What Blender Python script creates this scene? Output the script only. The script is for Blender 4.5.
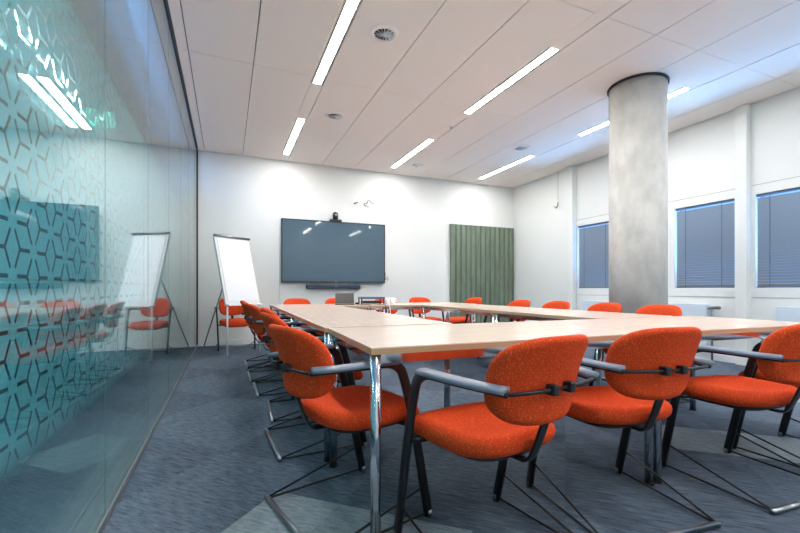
import bpy, bmesh, math, random
from mathutils import Vector, Matrix
random.seed(7)
PI = math.pi
C = bpy.context.scene.collection
for o in list(bpy.data.objects): bpy.data.objects.remove(o)

# ------------------------------------------------------------------ camera, world, exposure
cam_d = bpy.data.cameras.new('camera'); cam = bpy.data.objects.new('camera', cam_d); C.objects.link(cam)
cam_d.sensor_width = 36.0; cam_d.lens = 408.0 / 800 * 36.0
cam_d.shift_y = (289.3 - 266.5) / 800.0
cam_d.clip_start = 0.02
cam.location = (0, 0, 0.95)
cam.rotation_euler = (PI / 2, 0, -math.atan(173 / 408.0))
sc = bpy.context.scene
sc.camera = cam
sc.view_settings.view_transform = 'Standard'; sc.view_settings.look = 'None'
sc.view_settings.gamma = 1; sc.view_settings.use_curve_mapping = False
sc.view_settings.exposure = 1.15
w = bpy.data.worlds.new('world'); sc.world = w; w.use_nodes = True
bg = w.node_tree.nodes['Background']
bg.inputs[0].default_value = (0.13, 0.44, 1.0, 1); bg.inputs[1].default_value = 1.7
STRIP = 33.0        # luminance of the ceiling strips
CORR = 26.0          # luminance of the corridor ribbon lamp and the added panel lamps
DAY = 48.0         # blue daylight outside each window (W)

H = 3.255; YB = 7.555; XR = 6.01; XL = -0.455; YF = -2.4

def day(name, y0, y1):
    l = bpy.data.lights.new(name, 'AREA'); l.shape = 'RECTANGLE'; l.size = (y1 - y0); l.size_y = 0.5
    l.color = (0.16, 0.5, 1.0); l.energy = DAY
    o = bpy.data.objects.new(name, l); C.objects.link(o)
    o.location = (XR + 0.90, (y0 + y1) / 2, 0.25)
    d = Vector((-1.0, 0, 1.35))
    o.rotation_euler = d.to_track_quat('-Z', 'Y').to_euler()
WINS = [(4.95, 5.71), (3.15, 3.915), (2.16, 2.93), (0.35, 1.12)]
for a in WINS: day('daylight', *a)

# ------------------------------------------------------------------ materials
def lin(r, g, b):
    f = lambda c: (c / 255 / 12.92) if c <= 10 else ((c / 255 + 0.055) / 1.055) ** 2.4
    return (f(r), f(g), f(b), 1)
def mat(name, col, rough=0.6, metal=0.0, noise=None, bump=None, spec=0.5, emit=None, es=0):
    m = bpy.data.materials.new(name); m.use_nodes = True
    nt = m.node_tree; b = nt.nodes['Principled BSDF']
    b.inputs['Base Color'].default_value = col; b.inputs['Roughness'].default_value = rough
    b.inputs['Metallic'].default_value = metal; b.inputs['Specular IOR Level'].default_value = spec
    if emit: b.inputs['Emission Color'].default_value = emit; b.inputs['Emission Strength'].default_value = es
    tc = nt.nodes.new('ShaderNodeTexCoord')
    if noise:   # (scale, second colour, detail, lo, hi, stretch)
        sc_, c2, det, lo, hi, st = noise
        mp = nt.nodes.new('ShaderNodeMapping'); mp.inputs['Scale'].default_value = st
        n = nt.nodes.new('ShaderNodeTexNoise'); n.inputs['Scale'].default_value = sc_; n.inputs['Detail'].default_value = det
        mr = nt.nodes.new('ShaderNodeMapRange'); mr.inputs[1].default_value = lo; mr.inputs[2].default_value = hi
        mx = nt.nodes.new('ShaderNodeMix'); mx.data_type = 'RGBA'
        mx.inputs[6].default_value = col; mx.inputs[7].default_value = c2
        nt.links.new(tc.outputs['Object'], mp.inputs[0]); nt.links.new(mp.outputs[0], n.inputs['Vector'])
        nt.links.new(n.outputs[0], mr.inputs[0]); nt.links.new(mr.outputs[0], mx.inputs[0]); nt.links.new(mx.outputs[2], b.inputs['Base Color'])
    if bump:
        n2 = nt.nodes.new('ShaderNodeTexNoise'); n2.inputs['Scale'].default_value = bump[0]; n2.inputs['Detail'].default_value = 3
        bp = nt.nodes.new('ShaderNodeBump'); bp.inputs['Strength'].default_value = bump[1]; bp.inputs['Distance'].default_value = bump[2]
        nt.links.new(tc.outputs['Object'], n2.inputs['Vector']); nt.links.new(n2.outputs[0], bp.inputs['Height']); nt.links.new(bp.outputs[0], b.inputs['Normal'])
    return m
M = {}
M['wall'] = mat('white_paint', lin(236, 237, 234), 0.7, noise=(1.3, lin(231, 233, 229), 2, .3, .7, (1, 1, 1)))
M['ceil'] = mat('ceiling_panel_white', lin(247, 237, 230), 0.75)
M['gap'] = mat('ceiling_gap_dark', lin(118, 108, 94), 0.9)
M['seal'] = mat('dark_profile', lin(45, 42, 42), 0.5)
M['alu'] = mat('brushed_aluminium', lin(170, 172, 172), 0.35, 0.8)
M['white'] = mat('white_lacquer', lin(232, 234, 236), 0.45)
M['radi'] = mat('pale_radiator_enamel', lin(214, 226, 236), 0.4)
M['black'] = mat('black_steel', lin(24, 26, 29), 0.35)
M['blackp'] = mat('black_plastic', lin(30, 32, 36), 0.45)
M['arm'] = mat('grey_polyurethane', lin(128, 136, 150), 0.36)
M['chrome'] = mat('chrome', lin(205, 210, 215), 0.12, 1.0)
M['steel'] = mat('satin_steel', lin(150, 155, 160), 0.3, 1.0)
M['fabric'] = mat('orange_wool', lin(221, 68, 24), 0.85, noise=(170, lin(242, 108, 58), 2, .5, .72, (1, 1, 1)), bump=(220, .35, .002), spec=.2)
M['birch'] = mat('pale_birch_laminate', lin(243, 214, 192), 0.2, noise=(4.5, lin(248, 226, 208), 4, .35, .65, (1, 11, 1)))
M['edge'] = mat('birch_edge_band', lin(196, 160, 122), 0.45)
M['screen'] = mat('screen_glass', lin(84, 106, 120), 0.045, spec=.35)
M['bezel'] = mat('dark_bezel', lin(40, 52, 60), 0.35)
M['bar'] = mat('soundbar_cloth', lin(48, 66, 88), 0.6)
M['felt'] = mat('green_felt', lin(122, 135, 117), 0.95, noise=(9, lin(106, 120, 104), 3, .35, .65, (1, 1, .25)))
M['paper'] = mat('flipchart_paper', lin(240, 243, 250), 0.5)
M['conc'] = mat('cast_concrete', lin(216, 214, 207), 0.8, noise=(5.5, lin(194, 192, 185), 10, .38, .66, (1, 1, .6)), bump=(18, .4, .015))
M['lamp'] = mat('lit_diffuser', (1, 1, 1, 1), 0.5, emit=(1.0, .985, .97, 1), es=STRIP)
M['lampc'] = mat('lit_corridor_diffuser', (1, 1, 1, 1), 0.5, emit=(.85, 1.0, 1.0, 1), es=CORR)
M['green_lit'] = mat('lit_green_sign', lin(0, 160, 120), 0.5, emit=(.0, .9, .65, 1), es=2.2)
M['white_lit'] = mat('lit_white_sign', (1, 1, 1, 1), 0.5, emit=(.8, 1, .95, 1), es=3)
M['laptop'] = mat('grey_laptop_shell', lin(74, 68, 60), 0.4, 0.0)
M['dev'] = mat('blue_grey_casing', lin(84, 100, 124), 0.4)
M['slat'] = None

def slat_material():
    m = bpy.data.materials.new('blue_grey_slat'); m.use_nodes = True; nt = m.node_tree
    out = nt.nodes['Material Output']; b = nt.nodes['Principled BSDF']
    b.inputs['Base Color'].default_value = lin(176, 172, 168); b.inputs['Roughness'].default_value = .4
    t = nt.nodes.new('ShaderNodeBsdfTranslucent'); t.inputs[0].default_value = (.12, .35, .6, 1)
    mx = nt.nodes.new('ShaderNodeMixShader'); mx.inputs[0].default_value = .03
    nt.links.new(b.outputs[0], mx.inputs[1]); nt.links.new(t.outputs[0], mx.inputs[2]); nt.links.new(mx.outputs[0], out.inputs[0])
    return m
M['slat'] = slat_material()

def math_node(nt, op, a, b=None, c=None):
    n = nt.nodes.new('ShaderNodeMath'); n.operation = op
    for i, v in enumerate((a, b, c)):
        if v is None: continue
        if isinstance(v, (int, float)): n.inputs[i].default_value = v
        else: nt.links.new(v, n.inputs[i])
    return n.outputs[0]

def glass_material(name, tint, refl=1.0):
    m = bpy.data.materials.new(name); m.use_nodes = True; nt = m.node_tree
    for n in list(nt.nodes): nt.nodes.remove(n)
    out = nt.nodes.new('ShaderNodeOutputMaterial')
    g = nt.nodes.new('ShaderNodeNewGeometry')
    vm = nt.nodes.new('ShaderNodeVectorMath'); vm.operation = 'DOT_PRODUCT'
    nt.links.new(g.outputs['Normal'], vm.inputs[0]); nt.links.new(g.outputs['Incoming'], vm.inputs[1])
    c = math_node(nt, 'ABSOLUTE', vm.outputs['Value'])
    s = math_node(nt, 'POWER', math_node(nt, 'SUBTRACT', 1.0, c), 5.0)
    fac = math_node(nt, 'MULTIPLY_ADD', s, 0.96 * refl, 0.042 * refl)
    t = nt.nodes.new('ShaderNodeBsdfTransparent'); t.inputs[0].default_value = tint
    gl = nt.nodes.new('ShaderNodeBsdfGlossy'); gl.inputs['Roughness'].default_value = 0.0; gl.inputs[0].default_value = (.95, 1, .995, 1)
    mx = nt.nodes.new('ShaderNodeMixShader')
    nt.links.new(fac, mx.inputs[0]); nt.links.new(t.outputs[0], mx.inputs[1]); nt.links.new(gl.outputs[0], mx.inputs[2]); nt.links.new(mx.outputs[0], out.inputs[0])
    return m
M['glass'] = glass_material('aqua_tinted_glass', (.885, .965, .978, 1))
M['wglass'] = glass_material('window_glass', (.95, .97, 1, 1))

def film_material():
    # frosted privacy film: star lattice of clear bars left open in a frosted sheet, fading at its upper and lower border
    m = bpy.data.materials.new('frosted_star_film'); m.use_nodes = True; nt = m.node_tree
    for n in list(nt.nodes): nt.nodes.remove(n)
    out = nt.nodes.new('ShaderNodeOutputMaterial')
    tc = nt.nodes.new('ShaderNodeTexCoord'); sp = nt.nodes.new('ShaderNodeSeparateXYZ'); nt.links.new(tc.outputs['Object'], sp.inputs[0])
    a = 0.154; s = a / math.sqrt(3)
    yy = math_node(nt, 'SUBTRACT', sp.outputs[1], 1.463); zz = math_node(nt, 'SUBTRACT', sp.outputs[2], 1.141)
    res = None
    for th in (0, PI / 3, 2 * PI / 3):
        p = math_node(nt, 'ADD', math_node(nt, 'MULTIPLY', yy, math.cos(th)), math_node(nt, 'MULTIPLY', zz, math.sin(th)))
        q = math_node(nt, 'ADD', math_node(nt, 'MULTIPLY', yy, -math.sin(th)), math_node(nt, 'MULTIPLY', zz, math.cos(th)))
        row = math_node(nt, 'ROUND', math_node(nt, 'DIVIDE', q, a / 2))
        dq = math_node(nt, 'ABSOLUTE', math_node(nt, 'SUBTRACT', q, math_node(nt, 'MULTIPLY', row, a / 2)))
        pp = math_node(nt, 'SUBTRACT', p, math_node(nt, 'MULTIPLY', row, 1.5 * s))
        md = math_node(nt, 'ABSOLUTE', math_node(nt, 'SUBTRACT', pp, math_node(nt, 'MULTIPLY', math_node(nt, 'ROUND', math_node(nt, 'DIVIDE', pp, 3 * s)), 3 * s)))
        k = math_node(nt, 'MULTIPLY', math_node(nt, 'LESS_THAN', dq, 0.0058), math_node(nt, 'MULTIPLY', math_node(nt, 'GREATER_THAN', md, 0.0255), math_node(nt, 'LESS_THAN', md, s + 0.0035)))
        res = k if res is None else math_node(nt, 'MAXIMUM', res, k)
    def ramp(lo, hi):
        mr = nt.nodes.new('ShaderNodeMapRange'); mr.inputs[1].default_value = lo; mr.inputs[2].default_value = hi
        nt.links.new(sp.outputs[2], mr.inputs[0]); return mr.outputs[0]
    band = math_node(nt, 'MULTIPLY', ramp(0.41, 0.53), ramp(2.063, 2.03))
    dens = math_node(nt, 'MULTIPLY', math_node(nt, 'MULTIPLY', math_node(nt, 'SUBTRACT', 1.0, res), band), 0.92)
    d = nt.nodes.new('ShaderNodeBsdfDiffuse'); d.inputs[0].default_value = lin(182, 240, 246)
    tl = nt.nodes.new('ShaderNodeBsdfTranslucent'); tl.inputs[0].default_value = lin(182, 240, 246)
    ds = nt.nodes.new('ShaderNodeMixShader'); ds.inputs[0].default_value = .5
    nt.links.new(d.outputs[0], ds.inputs[1]); nt.links.new(tl.outputs[0], ds.inputs[2])
    t = nt.nodes.new('ShaderNodeBsdfTransparent')
    mx = nt.nodes.new('ShaderNodeMixShader'); nt.links.new(dens, mx.inputs[0]); nt.links.new(t.outputs[0], mx.inputs[1]); nt.links.new(ds.outputs[0], mx.inputs[2])
    nt.links.new(mx.outputs[0], out.inputs[0])
    return m
M['film'] = film_material()

def carpet_material(name, c1, c2):
    m = bpy.data.materials.new(name); m.use_nodes = True; nt = m.node_tree; b = nt.nodes['Principled BSDF']
    b.inputs['Roughness'].default_value = .95; b.inputs['Specular IOR Level'].default_value = .15
    tc = nt.nodes.new('ShaderNodeTexCoord')
    mp = nt.nodes.new('ShaderNodeMapping'); mp.inputs['Rotation'].default_value = (0, 0, PI / 4)
    nt.links.new(tc.outputs['Object'], mp.inputs[0])
    ck = nt.nodes.new('ShaderNodeTexChecker'); ck.inputs['Scale'].default_value = 1 / .92; nt.links.new(mp.outputs[0], ck.inputs[0])
    def streak(st):
        m2 = nt.nodes.new('ShaderNodeMapping'); m2.inputs['Scale'].default_value = st; nt.links.new(mp.outputs[0], m2.inputs[0])
        n = nt.nodes.new('ShaderNodeTexNoise'); n.inputs['Scale'].default_value = 1; n.inputs['Detail'].default_value = 5; n.inputs['Roughness'].default_value = .65
        nt.links.new(m2.outputs[0], n.inputs['Vector']); return n.outputs[0]
    s1 = streak((9, 85, 1)); s2 = streak((14, 70, 1))
    mx0 = nt.nodes.new('ShaderNodeMix'); nt.links.new(ck.outputs[1], mx0.inputs[0]); nt.links.new(s1, mx0.inputs[2]); nt.links.new(s2, mx0.inputs[3])
    n3 = nt.nodes.new('ShaderNodeTexNoise'); n3.inputs['Scale'].default_value = 260; n3.inputs['Detail'].default_value = 2; nt.links.new(tc.outputs['Object'], n3.inputs['Vector'])
    v = math_node(nt, 'ADD', math_node(nt, 'MULTIPLY', mx0.outputs[0], .7), math_node(nt, 'MULTIPLY', n3.outputs[0], .45))
    v = math_node(nt, 'ADD', v, math_node(nt, 'MULTIPLY', ck.outputs[1], .05))
    mr = nt.nodes.new('ShaderNodeMapRange'); mr.inputs[1].default_value = .42; mr.inputs[2].default_value = .76; nt.links.new(v, mr.inputs[0])
    mx = nt.nodes.new('ShaderNodeMix'); mx.data_type = 'RGBA'; mx.inputs[6].default_value = c1; mx.inputs[7].default_value = c2
    nt.links.new(mr.outputs[0], mx.inputs[0]); nt.links.new(mx.outputs[2], b.inputs['Base Color'])
    bp = nt.nodes.new('ShaderNodeBump'); bp.inputs['Strength'].default_value = .5; bp.inputs['Distance'].default_value = .004
    nt.links.new(v, bp.inputs['Height']); nt.links.new(bp.outputs[0], b.inputs['Normal'])
    return m
M['carpet'] = carpet_material('slate_blue_carpet', lin(44, 54, 65), lin(114, 128, 144))
M['carpet2'] = carpet_material('light_grey_carpet', lin(104, 116, 124), lin(164, 174, 180))

# ------------------------------------------------------------------ helpers
def obj(name, bm, m, parent=None, smooth=False):
    me = bpy.data.meshes.new(name); bmesh.ops.recalc_face_normals(bm, faces=bm.faces); bm.to_mesh(me); bm.free()
    ms = m if isinstance(m, (list, tuple)) else [m]
    for x in ms: me.materials.append(x)
    if smooth:
        for p in me.polygons: p.use_smooth = True
    o = bpy.data.objects.new(name, me); C.objects.link(o)
    if parent: o.parent = parent
    return o
def struct(name, bm, m, parent=None, smooth=False):
    o = obj(name, bm, m, parent, smooth)
    if not parent: o['kind'] = 'structure'
    return o
def tag(o, label, cat, group=None):
    o['label'] = label; o['category'] = cat
    if group: o['group'] = group
    return o
def thing(name, label, cat, loc=(0, 0, 0), rz=0, group=None):
    o = bpy.data.objects.new(name, None); C.objects.link(o); o.empty_display_size = .1
    o.location = loc; o.rotation_euler = (0, 0, rz)
    return tag(o, label, cat, group)
def dup(root, loc, rz, label, group=None):
    r = root.copy(); C.objects.link(r); r.location = loc; r.rotation_euler = (0, 0, rz); r['label'] = label
    if group: r['group'] = group
    for ch in list(root.children):
        c = ch.copy(); C.objects.link(c); c.parent = r
        for g in ch.children:
            d = g.copy(); C.objects.link(d); d.parent = c
    return r
def box(bm, x0, y0, z0, x1, y1, z1, mi=0, bev=0):
    vs = [bm.verts.new((x, y, z)) for x in (x0, x1) for y in (y0, y1) for z in (z0, z1)]
    fs = []
    for f in ((0, 1, 3, 2), (4, 6, 7, 5), (0, 4, 5, 1), (2, 3, 7, 6), (0, 2, 6, 4), (1, 5, 7, 3)):
        fc = bm.faces.new([vs[i] for i in f]); fc.material_index = mi; fs.append(fc)
    if bev:
        es = list({e for f in fs for e in f.edges})
        bmesh.ops.bevel(bm, geom=es, offset=bev, segments=3, affect='EDGES', profile=.5)
    return bm
def nb(): return bmesh.new()
def bx(*a, **k): return box(nb(), *a, **k)
def smooth_path(pts, it=2):
    pts = [Vector(p) for p in pts]
    for _ in range(it):
        q = [pts[0]]
        for i in range(len(pts) - 1):
            a, b = pts[i], pts[i + 1]
            if i > 0: q.append(a * .75 + b * .25)
            if i < len(pts) - 2: q.append(a * .25 + b * .75)
        q.append(pts[-1]); pts = q
    return pts
def sweep(bm, pts, w_, t_=None, side=(1, 0, 0), n=10, rnd=2.0):
    """tube of (super)elliptic section: w_ wide along 'side', t_ thick"""
    pts = [Vector(p) for p in pts]; t_ = t_ or w_; rings = []; tf = t_ if callable(t_) else (lambda q: t_)
    side = Vector(side)
    for i, p in enumerate(pts):
        d = (pts[min(i + 1, len(pts) - 1)] - pts[max(i - 1, 0)]).normalized()
        s_ = side - d * side.dot(d)
        if s_.length < 1e-3: s_ = Vector((0, 0, 1)) - d * d.z
        s_.normalize(); u = d.cross(s_).normalized()
        r = []
        for k in range(n):
            a = 2 * PI * k / n; ca, sa = math.cos(a), math.sin(a)
            e = 2.0 / rnd
            x = math.copysign(abs(ca) ** e, ca) * w_ / 2; y = math.copysign(abs(sa) ** e, sa) * tf(p) / 2
            r.append(bm.verts.new(p + s_ * x + u * y))
        rings.append(r)
    for a, b in zip(rings, rings[1:]):
        for k in range(n): bm.faces.new((a[k], a[(k + 1) % n], b[(k + 1) % n], b[k]))
    bm.faces.new(rings[0][::-1]); bm.faces.new(rings[-1])
    return bm
def cyl(bm, x, y, z0, z1, r, n=24, r2=None):
    r2 = r if r2 is None else r2
    a = [bm.verts.new((x + r * math.cos(2 * PI * k / n), y + r * math.sin(2 * PI * k / n), z0)) for k in range(n)]
    b = [bm.verts.new((x + r2 * math.cos(2 * PI * k / n), y + r2 * math.sin(2 * PI * k / n), z1)) for k in range(n)]
    for k in range(n): bm.faces.new((a[k], a[(k + 1) % n], b[(k + 1) % n], b[k]))
    bm.faces.new(a[::-1]); bm.faces.new(b)
    return bm
def lathe(bm, prof, n=32, x=0, y=0):
    rings = [[bm.verts.new((x + r * math.cos(2 * PI * k / n), y + r * math.sin(2 * PI * k / n), z)) for k in range(n)] for r, z in prof]
    for a, b in zip(rings, rings[1:]):
        for k in range(n): bm.faces.new((a[k], a[(k + 1) % n], b[(k + 1) % n], b[k]))
    return bm
def pad(bm, w_, h_, t_, ex, deform, n=56, er=None):
    """cushion: superellipse outline w x h, thickness t along local z, fully rounded rim"""
    er = er or t_ / 2
    prof = [(.0, 1), (.25, 1), (.5, 1), (.72, 1), (.87, 1)]
    def outline(k, inset):
        a = 2 * PI * k / n; ca, sa = math.cos(a), math.sin(a); e = 2.0 / ex
        return math.copysign(abs(ca) ** e, ca) * (w_ / 2 - inset), math.copysign(abs(sa) ** e, sa) * (h_ / 2 - inset)
    levels = []
    for s in (.25, .5, .75, .92): levels.append(('s', s, t_ / 2))
    for i in range(9):
        ph = PI / 2 - PI * i / 8
        levels.append(('i', er * (1 - math.cos(ph)), t_ / 2 * math.sin(ph)))
    for s in (.92, .75, .5, .25): levels.append(('s', s, -t_ / 2))
    rings = []
    for kd, v, z in levels:
        r = []
        for k in range(n):
            if kd == 's':
                x, y = outline(k, er); x *= v; y *= v
                zz = z
            else:
                x, y = outline(k, v); zz = z
            r.append(bm.verts.new(deform(x, y, zz)))
        rings.append(r)
    for a, b in zip(rings, rings[1:]):
        for k in range(n): bm.faces.new((a[k], a[(k + 1) % n], b[(k + 1) % n], b[k]))
    bm.faces.new(rings[0]); bm.faces.new(rings[-1][::-1])
    return bm

# ------------------------------------------------------------------ room shell
XC = -2.7   # corridor far wall
struct('floor', bx(XC - .1, YF - .1, -.1, XR + .3, YB + .1, 0), M['carpet'])
# lighter carpet insets, laid diagonally
def quad_inset(name, pts):
    bm = nb(); lo = [bm.verts.new((x, y, 0.0)) for x, y in pts]; hi = [bm.verts.new((x, y, 0.0015)) for x, y in pts]
    n = len(pts); bm.faces.new(hi); bm.faces.new(lo[::-1])
    for i in range(n): bm.faces.new((lo[i], lo[(i + 1) % n], hi[(i + 1) % n], hi[i]))
    struct(name, bm, M['carpet2'])
def dq(x, y, a, b, ang=-43):   # corner point, sizes along the two diagonals
    r = math.radians(ang); u = Vector((math.cos(r), math.sin(r))); v = Vector((-math.sin(r), math.cos(r))) * -1
    c = Vector((x, y)); return [tuple(c), tuple(c + u * a), tuple(c + u * a + v * b), tuple(c + v * b)]
quad_inset('trim_1', dq(.215, 1.99, .92, .92))
quad_inset('trim_2', dq(-.78, 3.25, .46, .46))
quad_inset('trim_3', dq(2.75, 1.95, .92, .46))
quad_inset('trim_4', dq(4.3, 2.6, .92, .46))

struct('wall_back', bx(XL - .02, YB, 0, XR + .3, YB + .12, H + .1), M['wall'])
struct('wall_front', bx(XC - .1, YF - .12, 0, XR + .3, YF, H + .1), M['wall'])
# right wall: built round its window openings
bm = nb(); ZS, ZT = .965, 2.122
ys = [YF]; 
for y0, y1 in sorted(WINS): ys += [y0, y1]
ys.append(YB)
for i in range(0, len(ys), 2): box(bm, XR, ys[i], 0, XR + .28, ys[i + 1], H + .1)
for y0, y1 in WINS:
    box(bm, XR, y0, 0, XR + .28, y1, ZS); box(bm, XR, y0, ZT, XR + .28, y1, H + .1)
struct('wall_right', bm, M['wall'])
# wall panel frames round each window field (proud strips)
bm = nb()
for a, b in ((3.10, 5.72), (.28, 2.96)):
    for z in (.845, 2.235): box(bm, XR - .004, a, z, XR, b, z + .006)
struct('trim_5', bm, M['alu'])
# facade pilasters
for i, (a, b, d) in enumerate(((2.975, 3.095, .09), (5.735, 5.90, .10), (5.915, 6.0, .05), (.15, .27, .09))):
    struct('trim_%d' % (6 + i), bx(XR - d, a, 0, XR, b, H - .005, bev=.004), M['wall'])
struct('baseboard_back', bx(XL + .02, YB - .014, 0, XR, YB, .085), M['white'])
struct('baseboard_right', bx(XR - .014, 3.1, 0, XR, 5.7, .085), M['white'])

# ceiling: long metal panels with open joints, lamp channels between
bm = nb()
LC = (-1.04 + 0, .93, 2.90, 4.87)
edges = [XL + .012]
cols = []
for c in LC[1:]:
    cols += [(c - 1.29, c - .68), (c - .68, c - .07), (c + .07, c + .68)]
cols = [(-.345, .25), (.25, .86), (1.0, 1.61), (1.61, 2.22), (2.22, 2.83), (2.97, 3.58), (3.58, 4.19), (4.19, 4.80), (4.94, 5.55), (5.55, XR - .012)]
cols = [(XL + .015, -.345)] + cols
yj = [YF, -1.36, .57, 2.50, 4.43, 6.36, YB - .012]
g = .0045
for x0, x1 in cols:
    for y0, y1 in zip(yj, yj[1:]): box(bm, x0 + g, y0 + .002, H, x1 - g, y1 - .002, H + .02)
lights_y = [(-2.17, -.63), (.43, 1.97), (3.03, 4.58), (5.62, 7.17)]
for c in LC[1:]:
    prev = YF
    for a, b in lights_y + [(YB - .012, 99)]:
        box(bm, c - .07 + .002, prev, H + .004, c + .07 - .002, a - .001, H + .02); prev = b + .001
struct('ceiling', bm, M['ceil'])
struct('trim_10', bx(XL, YF, H + .045, XR, YB, H + .1), M['gap'])

# ------------------------------------------------------------------ glass partition on the left
GY0, GY1 = YF, YB - .03
struct('wall_left', bx(XL - .012, GY0, .03, XL, GY1, H - .02), M['glass'])
struct('wall_left_outer', bx(XL - .092, GY0, .03, XL - .080, GY1, H - .02), M['glass'])
struct('trim_11', bx(XL - .0932, GY0, .38, XL - .0930, GY1, 2.08), M['film'])
o = bpy.data.objects['trim_11']; 
bm = nb()
for y in (-.97, .01, 1.0, 1.99, 2.97, 3.95, 4.93, 5.9, 6.9):
    box(bm, XL - .001, y - .0012, .03, XL + .0006, y + .0012, H - .02)
struct('trim_12', bm, mat('clear_joint', lin(96, 128, 130), .4))
bm = nb(); box(bm, XL - .1, GY0, 0, XL + .004, GY1 + .03, .03); struct('trim_13', bm, M['alu'])
bm = nb(); box(bm, XL - .1, GY0, H - .02, XL + .008, GY1 + .03, H + .02); struct('trim_14', bm, M['seal'])
bm = nb(); box(bm, XL - .1, GY1, 0.03, XL + .012, GY1 + .03, H - .02); struct('trim_15', bm, M['seal'])
# corridor behind the glass
M['cw'] = mat('dark_grey_corridor_paint', lin(52, 64, 68), .7)
struct('wall_corridor', bx(XC - .1, YF, 0, XC, YB, H), M['cw'])
struct('wall_corridor_end', bx(XC, YB, 0, XL - .02, YB + .12, H + .1), M['cw'])
struct('ceiling_corridor', bx(XC, YF, 2.62, XL - .1, YB, 2.7), mat('grey_corridor_ceiling', lin(96, 108, 110), .8))

# ------------------------------------------------------------------ column
lx, ly = 4.29, 3.213
bm = nb(); n = 96
cyl(bm, lx, ly, 0, H + .03, .29, 96)
o = struct('concrete_column', bm, M['conc'], smooth=False)
for p in o.data.polygons: p.use_smooth = abs(p.normal.z) < .5
del o['kind']; tag(o, 'round bare concrete column rising from floor to ceiling beside the window wall', 'column')
bm = nb(); lathe(bm, [(.288, H - .002), (.307, H - .002), (.307, H - .022), (.288, H - .022), (.288, H - .002)], 64, lx, ly)
struct('trim_16', bm, M['seal'])

# ------------------------------------------------------------------ windows with blinds
SLAT_PITCH = .035
for i, (y0, y1) in enumerate(WINS):
    bm = nb(); X0 = XR + .13
    for a in ((y0, y0 + .03), (y1 - .03, y1)): box(bm, X0, a[0], ZS, X0 + .05, a[1], ZT)
    for a in ((ZS, ZS + .03), (ZT - .03, ZT)): box(bm, X0, y0, a[0], X0 + .05, y1, a[1])
    wn = struct('window_%d' % (i + 1), bm, M['white'])
    struct('window_pane', bx(X0 + .02, y0 + .03, ZS + .03, X0 + .03, y1 - .03, ZT - .03), M['wglass'], wn)
    lab = ['blue-grey venetian blind in the window left of the concrete column, nearest the back wall',
           'blue-grey venetian blind in the window just right of the concrete column',
           'blue-lit venetian blind in the window at the right edge, beyond the white pilaster',
           'blue-grey venetian blind in the window behind the viewpoint']
    if i == 3: continue
    bl = thing('venetian_blind', lab[i], 'blind', (XR + .035, y0, ZS), 0, 'venetian blinds in the window wall')
    W = y1 - y0; Hh = ZT - ZS
    obj('head_rail', bx(-.022, .012, Hh - .03, .022, W - .006, Hh - .002, bev=.002), M['dev'], bl)
    bm = nb(); z = .04
    while z < Hh - .045:
        a = math.radians(57); hw = .0195; cx, cz = math.cos(a) * hw, math.sin(a) * hw
        # inner edge (towards the room, -x) high, outer edge low
        vs = [bm.verts.new((-cx, .016, z + cz)), bm.verts.new((-cx, W - .008, z + cz)), bm.verts.new((-0.0012, W - .008, z + .0012)), bm.verts.new((-0.0012, .016, z + .0012)), bm.verts.new((cx, W - .008, z - cz)), bm.verts.new((cx, .016, z - cz))]
        bm.faces.new((vs[0], vs[1], vs[2], vs[3])); bm.faces.new((vs[3], vs[2], vs[4], vs[5]))
        z += SLAT_PITCH
    s = obj('slats', bm, M['slat'], bl); md = s.modifiers.new('t', 'SOLIDIFY'); md.thickness = .0006
    obj('bottom_rail', bx(-.012, .016, .006, .012, W - .008, .022, bev=.002), M['dev'], bl)
    for yy in (.16, W - .14):
        obj('ladder_cord', bx(-.0155, yy - .003, .02, -.0135, yy + .003, Hh - .03), M['dev'], bl)

# ------------------------------------------------------------------ ceiling fittings
def strip(x, a, b, label):
    t = thing('ceiling_light', label, 'ceiling light', (x, a, H), 0, 'recessed strip lights')
    L = b - a
    bm = nb(); box(bm, -.068, 0, .001, -.042, L, .022); box(bm, .042, 0, .001, .068, L, .022)
    obj('frame', bm, M['alu'], t)
    obj('diffuser', bx(-.041, .008, .003, .041, L - .008, .018), M['lamp'], t)
names = ['left row', 'middle row', 'right row by windows']
pos = ['far behind the viewer', 'above the viewer', 'second from back wall', 'nearest back wall']
for i, c in enumerate(LC[1:]):
    for j, (a, b) in enumerate(lights_y):
        strip(c, a, b, 'strip light in the ceiling, %s, %s' % (names[i], pos[j]))
def vent(x, y, label, r=.135):
    t = thing('ceiling_vent', label, 'air vent', (x, y, H), 0, 'round ceiling vents')
    bm = nb(); lathe(bm, [(r * .66, -.001), (r * .69, -.016), (r * .9, -.014), (r, -.002), (r, .0)], 40); obj('rim', bm, M['ceil'], t, True)
    bm = nb(); cyl(bm, 0, 0, -.003, -.0005, r * .66, 40)
    obj('throat', bm, M['blackp'], t)
    bm = nb()
    for k in range(14):
        a = 2 * PI * k / 14; c, s = math.cos(a), math.sin(a)
        p = []
        for rr, wd in ((.018, .002), (r * .65, .0045)):
            p.append((c * rr - s * wd, s * rr + c * wd, -.017)); p.append((c * rr + s * wd, s * rr - c * wd, -.005))
        v = [bm.verts.new(q) for q in (p[0], p[1], p[3], p[2])]; bm.faces.new(v)
    b_ = obj('vanes', bm, M['white'], t); md = b_.modifiers.new('t', 'SOLIDIFY'); md.thickness = .0025
    obj('hub', cyl(nb(), 0, 0, -.018, -.003, .018, 16), M['white'], t)
vent(1.302, 3.44, 'round swirl air vent in the ceiling near the top of the left light row')
vent(1.319, 5.32, 'round swirl air vent in the ceiling, left side, nearer the back wall')
vent(4.404, 5.34, 'round swirl air vent in the ceiling left of the column')
t = thing('smoke_detector', 'small white box detector on the ceiling near the middle strip light by back wall', 'detector', (3.25, 6.82, H))
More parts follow.
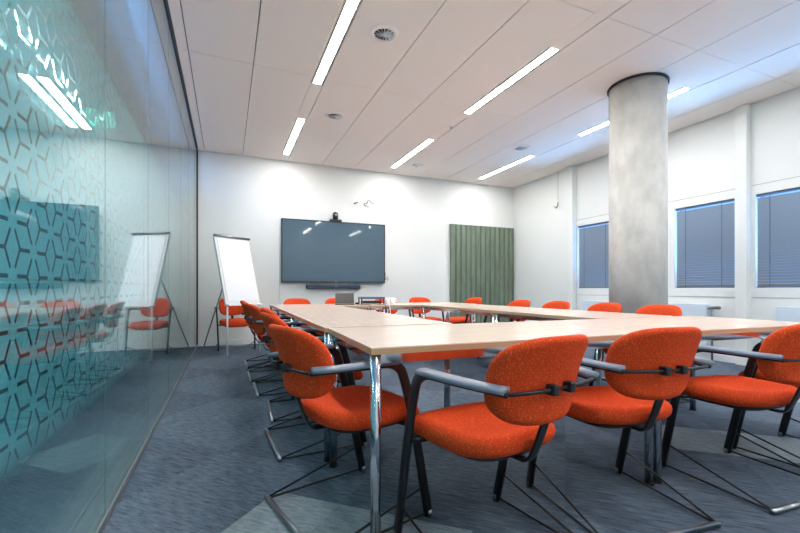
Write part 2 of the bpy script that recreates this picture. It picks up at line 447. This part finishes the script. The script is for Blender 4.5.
obj('case', bx(-.09, -.05, -.035, .09, .05, 0, bev=.006), M['white'], t); obj('lens', bx(-.05, -.03, -.04, -.01, .03, -.034), M['lamp' if 0 else 'alu'], t)
t = thing('sprinkler', 'tiny round sprinkler head in the ceiling between the strip lights', 'sprinkler', (2.93, 5.05, H))
obj('rose', cyl(nb(), 0, 0, -.004, .003, .025), M['white'], t); obj('nozzle', cyl(nb(), 0, 0, -.025, -.004, .008), M['steel'], t)

# corridor ribbon lamp, added fill lamps and sign
t = thing('corridor_lamp', 'folded ribbon lamp glowing behind the frosted glass, top left', 'ceiling light', (-1.17, 3.1, 2.6))
obj('rail', bx(-.02, 0, 0, .02, 1.15, .02), M['white'], t)
bm = nb()
for k in range(5):
    y = .03 + k * .225; zz = -.012
    pts = [(0, y, zz), (.05, y + .05, zz - .05), (-.03, y + .11, zz - .03), (.04, y + .19, zz - .10), (0, y + .2, zz - .02)]
    sweep(bm, pts, .035, .006, side=(0, .3, 1), n=6)
obj('shade', bm, M['lampc'], t)
for k, (x, y, lab) in enumerate(((-1.6, 1.0, 'added square corridor lamp lighting the frosted film from behind, nearer one'), (-1.6, 3.4, 'added square corridor lamp lighting the film behind the middle of the glass'), (-1.6, -1.4, 'added square corridor lamp lighting the corridor behind the viewpoint'))):
    t = thing('added_corridor_light', lab, 'ceiling light', (x, y, 2.62), 0, 'added corridor fill lamps')  # panel lamps added to light the corridor and the teal film from behind
    obj('frame', bx(-.22, -.22, -.012, .22, .22, 0), M['white'], t); obj('diffuser', bx(-.2, -.2, -.016, .2, .2, -.0125), M['lampc'], t)
t = thing('exit_sign', 'small green lit escape sign hanging in the corridor behind the glass', 'sign', (-1.13, 4.6, 2.47))
obj('panel', bx(-.16, -.006, 0, .16, .006, .15), M['green_lit'], t)
bm = nb()
box(bm, -.12, -.008, .03, -.06, -.0065, .12); box(bm, -.03, -.008, .03, -.015, -.0065, .12); box(bm, .02, -.008, .065, .1, -.0065, .08)
v = [bm.verts.new(p) for p in ((.1, -.008, .045), (.1, -.008, .1), (.135, -.008, .0725))]; bm.faces.new(v)
obj('pictogram', bm, M['white_lit'], t)

# ------------------------------------------------------------------ radiators
def radiator(y0, y1, label, valve):
    t = thing('radiator', label, 'radiator', (XR - .11, y0, .14), 0, 'radiators below the windows')
    L = y1 - y0
    obj('panel', bx(0, 0, 0, .085, L, .61, bev=.006), M['radi'], t)
    bm = nb()
    for k in range(int(L / .04)): box(bm, .01, .01 + k * .04, .6105, .075, .02 + k * .04, .614)
    obj('grille', bm, M['white'], t)
    if valve:
        bm = nb(); sweep(bm, [(.03, -.05, -.14), (.03, -.05, .55), (.03, -.0, .55)], .028, n=10); obj('pipe', bm, M['steel'], t, True)
        bm = nb(); sweep(bm, [(.03, -.03, .56), (.0, -.09, .565), (-.02, -.17, .57)], .04, n=12); obj('valve', bm, M['steel'], t, True)
radiator(4.72, 5.5, 'pale radiator on the window wall left of the column', False)
radiator(3.42, 4.4, 'pale radiator with a steel valve right of the column', True)
radiator(1.7, 2.68, 'pale radiator at the right edge beyond the table', False)

# ------------------------------------------------------------------ back wall objects
o = struct('mounting_board', bx(.86, YB - .035, .0, 2.81, YB, 2.08), M['wall']); del o['kind']
tag(o, 'flat white mounting board on the back wall behind and below the screen', 'wall board')
t = thing('television', 'large black wall screen on the back wall', 'television', (.882, 7.44, 1.073))
obj('housing', bx(0, .004, 0, 1.956, .08, 1.134, bev=.004), M['bezel'], t)
obj('screen', bx(.022, .0, .028, 1.934, .004, 1.112), M['screen'], t)
bm = nb()
box(bm, 0, -.004, 0, 1.956, .0035, .026); box(bm, 0, -.004, 1.112, 1.956, .0035, 1.134); box(bm, 0, -.004, .026, .021, .0035, 1.112); box(bm, 1.935, -.004, .026, 1.956, .0035, 1.112)
obj('bezel', bm, M['bezel'], t)
obj('badge', bx(.96, -.006, .008, 1.0, -.0041, .018), M['alu'], t)
t = thing('soundbar', 'long dark soundbar mounted right under the wall screen', 'speaker', (1.325, 7.42, .962))
obj('body', bx(0, 0, 0, 1.01, .1, .075, bev=.012), M['bar'], t); obj('badge', bx(.52, -.002, .035, .55, .001, .045), M['alu'], t)
t = thing('conference_camera', 'black conference camera standing on top of the wall screen', 'camera', (1.86, 7.47, 2.207))
obj('base', bx(-.11, -.05, 0, .11, .05, .04, bev=.008), M['blackp'], t)
bm = nb(); lathe(bm, [(.001, .04), (.045, .04), (.05, .09), (.052, .13), (.045, .165), (.02, .18), (.001, .181)], 24); obj('head', bm, M['blackp'], t, True)
bm = nb(); sweep(bm, [(0, -.045, .12), (0, -.062, .12)], .05, n=16); obj('lens', bm, M['steel'], t, True)
t = thing('wall_sensor', 'small white sensor with dark cable ends above the right part of the screen', 'sensor', (2.52, 7.55, 2.6))
obj('plate', bx(-.04, -.03, -.04, .04, .005, .05, bev=.006), M['white'], t)
obj('conduit', bx(.005, -.012, -.42, .022, .005, -.04), M['white'], t)
bm = nb()
sweep(bm, smooth_path([(-.04, -.035, -.03), (-.09, -.035, -.04), (-.08, -.035, .03), (-.02, -.035, .0), (-.01, -.035, .075), (.03, -.035, .08), (.06, -.035, .02), (.12, -.035, .01)]), .012, n=6)
obj('cable_end', bm, M['blackp'], t, True)
obj('plug', sweep(nb(), [(-.28, -.01, -.01), (-.21, -.03, .02)], .02, n=6), M['blackp'], t, True)
bm = nb(); sweep(bm, smooth_path([(2.845, 7.52, 1.35), (2.875, 7.50, 1.25), (2.86, 7.52, 1.17), (2.92, 7.51, 1.12), (2.95, 7.53, 1.16), (2.90, 7.54, 1.21), (2.86, 7.53, 1.1)]), .008, n=6)
tag(obj('cable', bm, M['blackp'], None, True), 'thin black cable looping out beside the right edge of the wall screen', 'cable')
# green ribbed panel
bm = nb(); x0, x1, yb, d = 4.345, 5.965, YB - .012, .06
prof = [(x0, yb), (x0, yb - d)]; nr = 13; wr = (x1 - x0) / nr
for k in range(nr):
    a = x0 + k * wr
    prof += [(a + .004, yb - d), (a + wr * .72, yb - d + .004), (a + wr * .80, yb - d + .028), (a + wr * .94, yb - d + .028)]
prof += [(x1, yb - d), (x1, yb)]
lo = [bm.verts.new((x, y, .14)) for x, y in prof]; hi = [bm.verts.new((x, y, 2.33)) for x, y in prof]
for i in range(len(prof)): j = (i + 1) % len(prof); bm.faces.new((lo[i], lo[j], hi[j], hi[i]))
bm.faces.new(hi); bm.faces.new(lo[::-1])
tag(obj('acoustic_panel', bm, M['felt']), 'tall green ribbed felt acoustic panel on the back wall near the right corner', 'acoustic panel')
# hook on cord, right wall
t = thing('pull_cord', 'thin cord with a small metal pull hanging on the window wall near the corner', 'pull cord', (XR - .05, 6.14, 2.55))
obj('cord', bx(-.003, -.003, .06, .003, .003, H - 2.55), M['alu'], t)
bm = nb(); sweep(bm, [(0, 0, .1), (0, .01, .04), (0, .05, .0), (0, .1, .04)], .03, .02, n=8); obj('handle', bm, M['steel'], t, True)

# ------------------------------------------------------------------ flip chart
t = thing('flip_chart', 'white flip chart easel with blank paper in the left back corner', 'flip chart', (.23, 6.43, 0), math.radians(37))
# local x along the board, -y is the front
def bpt(x, z): return Vector((x, (z - .72) * .27, z))
bm = nb()
v = [bm.verts.new(q) for q in (bpt(-.30, .735) + Vector((0, 0, 0)), bpt(.30, .735), bpt(.30, 1.75), bpt(-.30, 1.75))]
f = bm.faces.new(v); e = bmesh.ops.extrude_face_region(bm, geom=[f]); bmesh.ops.translate(bm, verts=[x for x in e['geom'] if isinstance(x, bmesh.types.BMVert)], vec=(0, .025, -.005))
obj('board', bm, M['white'], t)
bm = nb()
v = [bm.verts.new(q - Vector((0, .004, 0))) for q in (bpt(-.265, .79), bpt(.275, .79), bpt(.275, 1.70), bpt(-.265, 1.70))]
f = bm.faces.new(v); e = bmesh.ops.extrude_face_region(bm, geom=[f]); bmesh.ops.translate(bm, verts=[x for x in e['geom'] if isinstance(x, bmesh.types.BMVert)], vec=(0, -.006, 0))
obj('paper_pad', bm, M['paper'], t)
bm = nb(); sweep(bm, [bpt(-.31, 1.735) - Vector((0, .02, 0)), bpt(.31, 1.735) - Vector((0, .02, 0))], .035, .03, side=(0, 0, 1), n=10); obj('clamp_bar', bm, M['steel'], t, True)['label'] = 'grey clamp bar'
obj('pen_tray', bx(-.30, -.06, .715, .30, .01, .735, bev=.003), M['white'], t)
for x in (-.285, .285):
    bm = nb(); sweep(bm, [(x, -.005, 0), (x, -.005, .74)], .024, n=10); sweep(bm, [(x, .035, .72), (x, .03 + .28, 1.72)], .02, n=8)
    obj('leg', bm, M['white'], t, True)
bm = nb(); sweep(bm, [(.10, 1.10, .0), (0, .30, 1.35)], .02, n=10); sweep(bm, [(-.05, .30, 1.37), (.05, .30, 1.37)], .025, n=8); obj('leg', bm, M['steel'], t, True)['label'] = 'grey rear leg'

# ------------------------------------------------------------------ tables
TW, TD, TH = 1.4, .8, .74
def make_table(label, loc, rz, TW=1.4):
    t = thing('conference_table', label, 'table', loc, rz, 'birch conference tables set in a ring')
    e = .0015
    obj('tabletop', bx(e, e, TH - .004, TW - e, TD - e, TH), M['birch'], t)
    obj('edge_band', bx(e, e, TH - .026, TW - e, TD - e, TH - .0042), M['edge'], t)
    bm = nb()
    for a in ((.045, .02, TW - .045, .038), (.045, TD - .038, TW - .045, TD - .02), (.02, .045, .038, TD - .045), (TW - .038, .045, TW - .02, TD - .045)):
        box(bm, a[0], a[1], TH - .062, a[2], a[3], TH - .0265)
    obj('apron_rail', bm, M['chrome'], t)
    for x, y in ((.025, .025), (TW - .025, .025), (.025, TD - .025), (TW - .025, TD - .025)):
        lg = obj('leg', cyl(nb(), x, y, .012, TH - .0265, .0205, 28), M['chrome'], t)
        for p in lg.data.polygons: p.use_smooth = abs(p.normal.z) < .5
        obj('foot', cyl(nb(), x, y, 0, .012, .023, 20), M['blackp'], lg)
    return t
a3 = math.radians(-2)
near = (.474, 1.384)
T0 = make_table('birch table at the near left corner of the ring, closest to the viewer', (near[0], near[1], 0), a3, 1.45)
tb = lambda x, y, r, lab: dup(T0, (x, y, 0), r, lab)
tb(near[0] + 1.452 * math.cos(a3), near[1] + 1.452 * math.sin(a3), a3, 'birch table in the near row, right half, in front of the two right orange chairs')
lr = math.radians(89.3)
T1 = make_table('birch table in the left row joined to the near left corner table', (1.29, 2.205, 0), lr)
tb = lambda x, y, r, lab: dup(T1, (x, y, 0), r, lab)
tb(.49 + .8 + .018, 2.205 + 1.402, lr, 'birch table in the left row, farther half, leading to the laptop table')
tb(.53, 5.02, 0, 'birch table in the far row, left half, with the open laptop on it')
tb(.53 + 1.402, 5.02, 0, 'birch table in the far row, right half, before the green panel')
rr = math.radians(90)
make_table('birch table in the right row, shorter nearer one, beside the column', (3.25, 2.13, 0), rr, 1.25)
make_table('birch table in the right row, farther longer one, towards the green panel', (3.25, 3.382, 0), rr, 1.636)

# ------------------------------------------------------------------ chairs
def make_chair(label, loc, rz):
    t = thing('armchair', label, 'chair', loc, rz, 'orange cantilever armchairs round the tables')
    # seat: x right, y forward
    def ds(x, y, z):
        X, Y = x, y + .062
        sh = 1 - .10 * max(0, (-y) / .23)          # narrower at the rear
        zz = .437 + z * (1 - .15 * abs(x) / .235)
        zz += -.022 * max(0, 1 - (x / .2) ** 2) * max(0, 1 - ((y + .05) / .2) ** 2) * (1 if z > 0 else .2)
        if y > .08: zz -= (y - .08) ** 2 * 1.6
        if y < -.12: zz += (-.12 - y) * .12
        return (X * sh, Y, zz)
    bm = nb(); pad(bm, .465, .46, .088, 3.8, ds, er=.036); obj('seat', bm, M['fabric'], t, True)
    def dsh(x, y, z):
        sh = 1 - .10 * max(0, (-y) / .23)
        zz = .389 + z
        if y > .08: zz -= (y - .08) ** 2 * 1.6
        return (x * sh, y + .062, zz)
    bm = nb(); pad(bm, .36, .36, .016, 4.2, dsh, er=.008); obj('seat_shell', bm, M['blackp'], t, True)
    # backrest: x right, y(local outline) up
    def db(x, y, z):
        up = y
        ww = 1 + .05 * (up / .145)
        yy = -.266 + .075 * (x / .21) ** 2 - .26 * up + z
        yy += .018 * math.cos(up / .145 * PI / 2) - .8 * max(0, up - .08) ** 2
        return (x * ww, yy, .668 + up)
    bm = nb(); pad(bm, .41, .287, .055, 3.2, db, er=.026); obj('backrest', bm, M['fabric'], t, True)
    for s in (-1, 1):
        # front leg rising into the arm support
        path = [(s * .262, .245, .012), (s * .268, .16, .42), (s * .272, .115, .585), (s * .274, .085, .655), (s * .268, -.02, .655), (s * .235, -.16, .65), (s * .205, -.262, .647)]
        path = smooth_path(path, 3)
        bm = nb(); sweep(bm, path, .022, lambda q: .040 if q.y > .08 else (.014 if q.y < .02 else .014 + .026 * (q.y - .02) / .06), side=(1, 0, 0), n=12, rnd=3.5)
        lg = obj('leg', bm, M['black'], t, True)
        bm = nb(); sweep(bm, [(s * .262, .247, 0), (s * .262, .247, .03)], .03, n=12); obj('foot_cap', bm, M['steel'], lg, True)
        # arm pad
        pp = smooth_path([(s * .272, .07, .668), (s * .267, -.03, .668), (s * .235, -.165, .661), (s * .207, -.255, .660)], 2)
        bm = nb(); sweep(bm, pp, .056, .022, side=(1, 0, 0), n=16, rnd=2.8); obj('arm_pad', bm, M['arm'], t, True)['label'] = 'grey arm pad'
        # two rods from the foot back to the floor bar
        bm = nb(); sweep(bm, [(s * .262, .24, .02), (s * .262, -.25, .014)], .011, n=8); obj('side_rod', bm, M['black'], t, True)
        bm = nb(); sweep(bm, [(s * .264, .215, .135), (s * .262, -.245, .02)], .010, n=8); obj('side_rod', bm, M['black'], t, True)
        # seat mount to leg
        bm = nb(); sweep(bm, [(s * .262, .14, .405), (s * .17, .14, .395)], .02, n=8); obj('seat_mount', bm, M['black'], t, True)
        bm = nb(); box(bm, s * .04 - .013, -.301, .632, s * .04 + .013, -.268, .664, bev=.005); obj('clamp', bm, M['blackp'], t)
    bm = nb(); sweep(bm, [(-.268, -.252, .014), (.268, -.252, .014)], .024, .022, side=(0, 1, 0), n=10, rnd=3); obj('floor_bar', bm, M['steel'], t, True)['label'] = 'steel floor bar'
    bm = nb(); sweep(bm, smooth_path([(-.205, -.255, .648), (-.16, -.272, .648), (-.05, -.287, .648), (.05, -.287, .648), (.16, -.272, .648), (.205, -.255, .648)], 2), .013, n=8); obj('lumbar_rod', bm, M['black'], t, True)
    # back bracket: from the seat frame up to the backrest
    bm = nb(); sweep(bm, smooth_path([(0, .10, .386), (0, -.12, .378), (0, -.165, .38), (0, -.195, .44), (0, -.235, .55)], 2), .040, .010, side=(1, 0, 0), n=10, rnd=4); obj('back_bracket', bm, M['black'], t, True)
    return t
R = math.radians
grp = 'orange cantilever armchairs round the tables'
c0 = make_chair('orange armchair with its back turned, centre front at the near table edge', (.896, 1.238, 0), R(9))
ch = lambda x, y, deg, lab: dup(c0, (x, y, 0), R(deg), lab)
ch(1.568, 1.285, -7, 'orange armchair in the near row, second from the left, right of the centre front one')
ch(2.392, 1.205, -3, 'orange armchair in the near row near the right edge, half cut by the frame')
ch(3.03, 1.217, 0, 'orange armchair mostly outside the right edge, only its arm and leg in view')
ch(.475, 1.722, -76, 'orange armchair at the near left table corner, largest of the left row')
ch(.505, 2.60, -87, 'orange armchair in the left row, second from the viewer')
ch(.555, 3.27, -92, 'orange armchair in the left row, third from the viewer')
ch(.50, 4.05, -90, 'orange armchair in the left row, pulled out farthest, fourth from the viewer')
ch(.47, 4.66, -90, 'orange armchair in the left row, fifth from viewer, half hidden by the fourth')
ch(.47, 5.42, -90, 'orange armchair last in the left row, near the flip chart')
ch(.11, 6.98, 180 + 8, 'orange armchair against the back wall behind the flip chart')
ch(.98, 6.10, 180, 'orange armchair behind the far left table corner, below the screen left edge')
ch(1.60, 6.12, 176, 'orange armchair hidden behind the open laptop')
ch(2.42, 6.06, 184, 'orange armchair behind the grey equipment and white mug')
ch(3.07, 6.16, 178, 'orange armchair at the far right table corner, left of the green panel')
ch(3.68, 5.93, 96, 'orange armchair in front of the green panel, on its left')
ch(3.36, 4.38, 90, 'orange armchair in front of the right edge of the green panel')
ch(3.37, 3.72, 92, 'orange armchair left of the concrete column, before the plain right wall')
ch(3.37, 3.06, 88, 'orange armchair directly in front of the concrete column')
ch(3.34, 2.455, 91, 'orange armchair right of the concrete column, in front of the radiator')

# ------------------------------------------------------------------ things on the far tables
t = thing('laptop', 'open grey laptop standing on the far left table', 'laptop', (1.49, 5.46, TH), R(-14))
obj('keyboard_base', bx(-.13, -.09, 0, .13, .09, .016, bev=.004), M['laptop'], t)
bm = nb(); v = [bm.verts.new(q) for q in ((-.13, .09, .014), (.13, .09, .014), (.13, .15, .155), (-.13, .15, .155))]
f = bm.faces.new(v); e = bmesh.ops.extrude_face_region(bm, geom=[f]); bmesh.ops.translate(bm, verts=[x for x in e['geom'] if isinstance(x, bmesh.types.BMVert)], vec=(0, .008, .002))
obj('lid', bm, M['laptop'], t)
t = thing('computer_mouse', 'small dark computer mouse beside the laptop', 'mouse', (1.665, 5.45, TH))
bm = nb(); pad(bm, .055, .09, .028, 2.4, lambda x, y, z: (x, y, .0155 + z), n=24); obj('shell', bm, M['blackp'], t, True)
t = thing('equipment_box', 'flat blue-grey conference equipment on short legs on the far table', 'equipment', (1.86, 5.42, TH), R(-6))
obj('top_case', bx(-.17, -.12, .075, .17, .12, .105, bev=.006), M['dev'], t)
obj('lower_case', bx(-.13, -.09, .014, .13, .10, .05, bev=.006), M['blackp'], t)
for x in (-.155, .155):
    for y in (-.1, .1): obj('leg', bx(x - .008, y - .008, 0, x + .008, y + .008, .076), M['blackp'], t)
def cable(pts, label, r=.007, m='blackp'):
    bm = nb(); sweep(bm, smooth_path(pts, 3), r, n=6); tag(obj('cable', bm, M[m], None, True), label, 'cable')
cable([(1.690, 5.34, .75), (1.690, 5.10, .748), (1.700, 4.99, .75), (1.700, 4.965, .6), (1.720, 4.97, .3), (1.670, 5.1, .012), (1.570, 5.3, .006)], 'black cable hanging from the equipment over the far table edge, left one')
cable([(1.870, 5.34, .75), (1.900, 5.10, .748), (1.920, 4.99, .75), (1.920, 4.965, .55), (1.870, 4.98, .35), (1.90, 4.93, .5), (1.86, 4.95, .6), (1.80, 4.98, .655)], 'black cable looping under the far table edge below the equipment')
cable([(1.960, 5.28, .748), (1.950, 5.1, .746), (1.975, 5.0, .749), (1.975, 4.975, .6), (1.985, 4.98, .2), (1.99, 5.1, .008)], 'white cable hanging straight down the far table edge beside the mug', .012, 'white')
def mug(x, y, lab):
    t = thing('mug', lab, 'mug', (x, y, TH), 0, 'white mugs by the equipment')
    bm = nb(); lathe(bm, [(.001, .0), (.03, .0), (.036, .012), (.04, .09), (.036, .09), (.032, .014), (.001, .012)], 24); obj('body', bm, M['white'], t, True)
    bm = nb(); sweep(bm, smooth_path([(.036, 0, .07), (.062, 0, .072), (.062, 0, .03), (.036, 0, .026)]), .008, n=8); obj('handle', bm, M['white'], t, True)
mug(2.10, 5.42, 'white mug right of the grey equipment')
mug(2.21, 5.48, 'second white mug, farther right on the far table')

cable([(5.86, 3.2, .42), (5.86, 3.0, .36), (5.86, 2.8, .38), (5.86, 2.75, .33), (5.86, 2.5, .34), (5.86, 2.2, .30)], 'black cable strung along the window wall below the pilaster', .012)
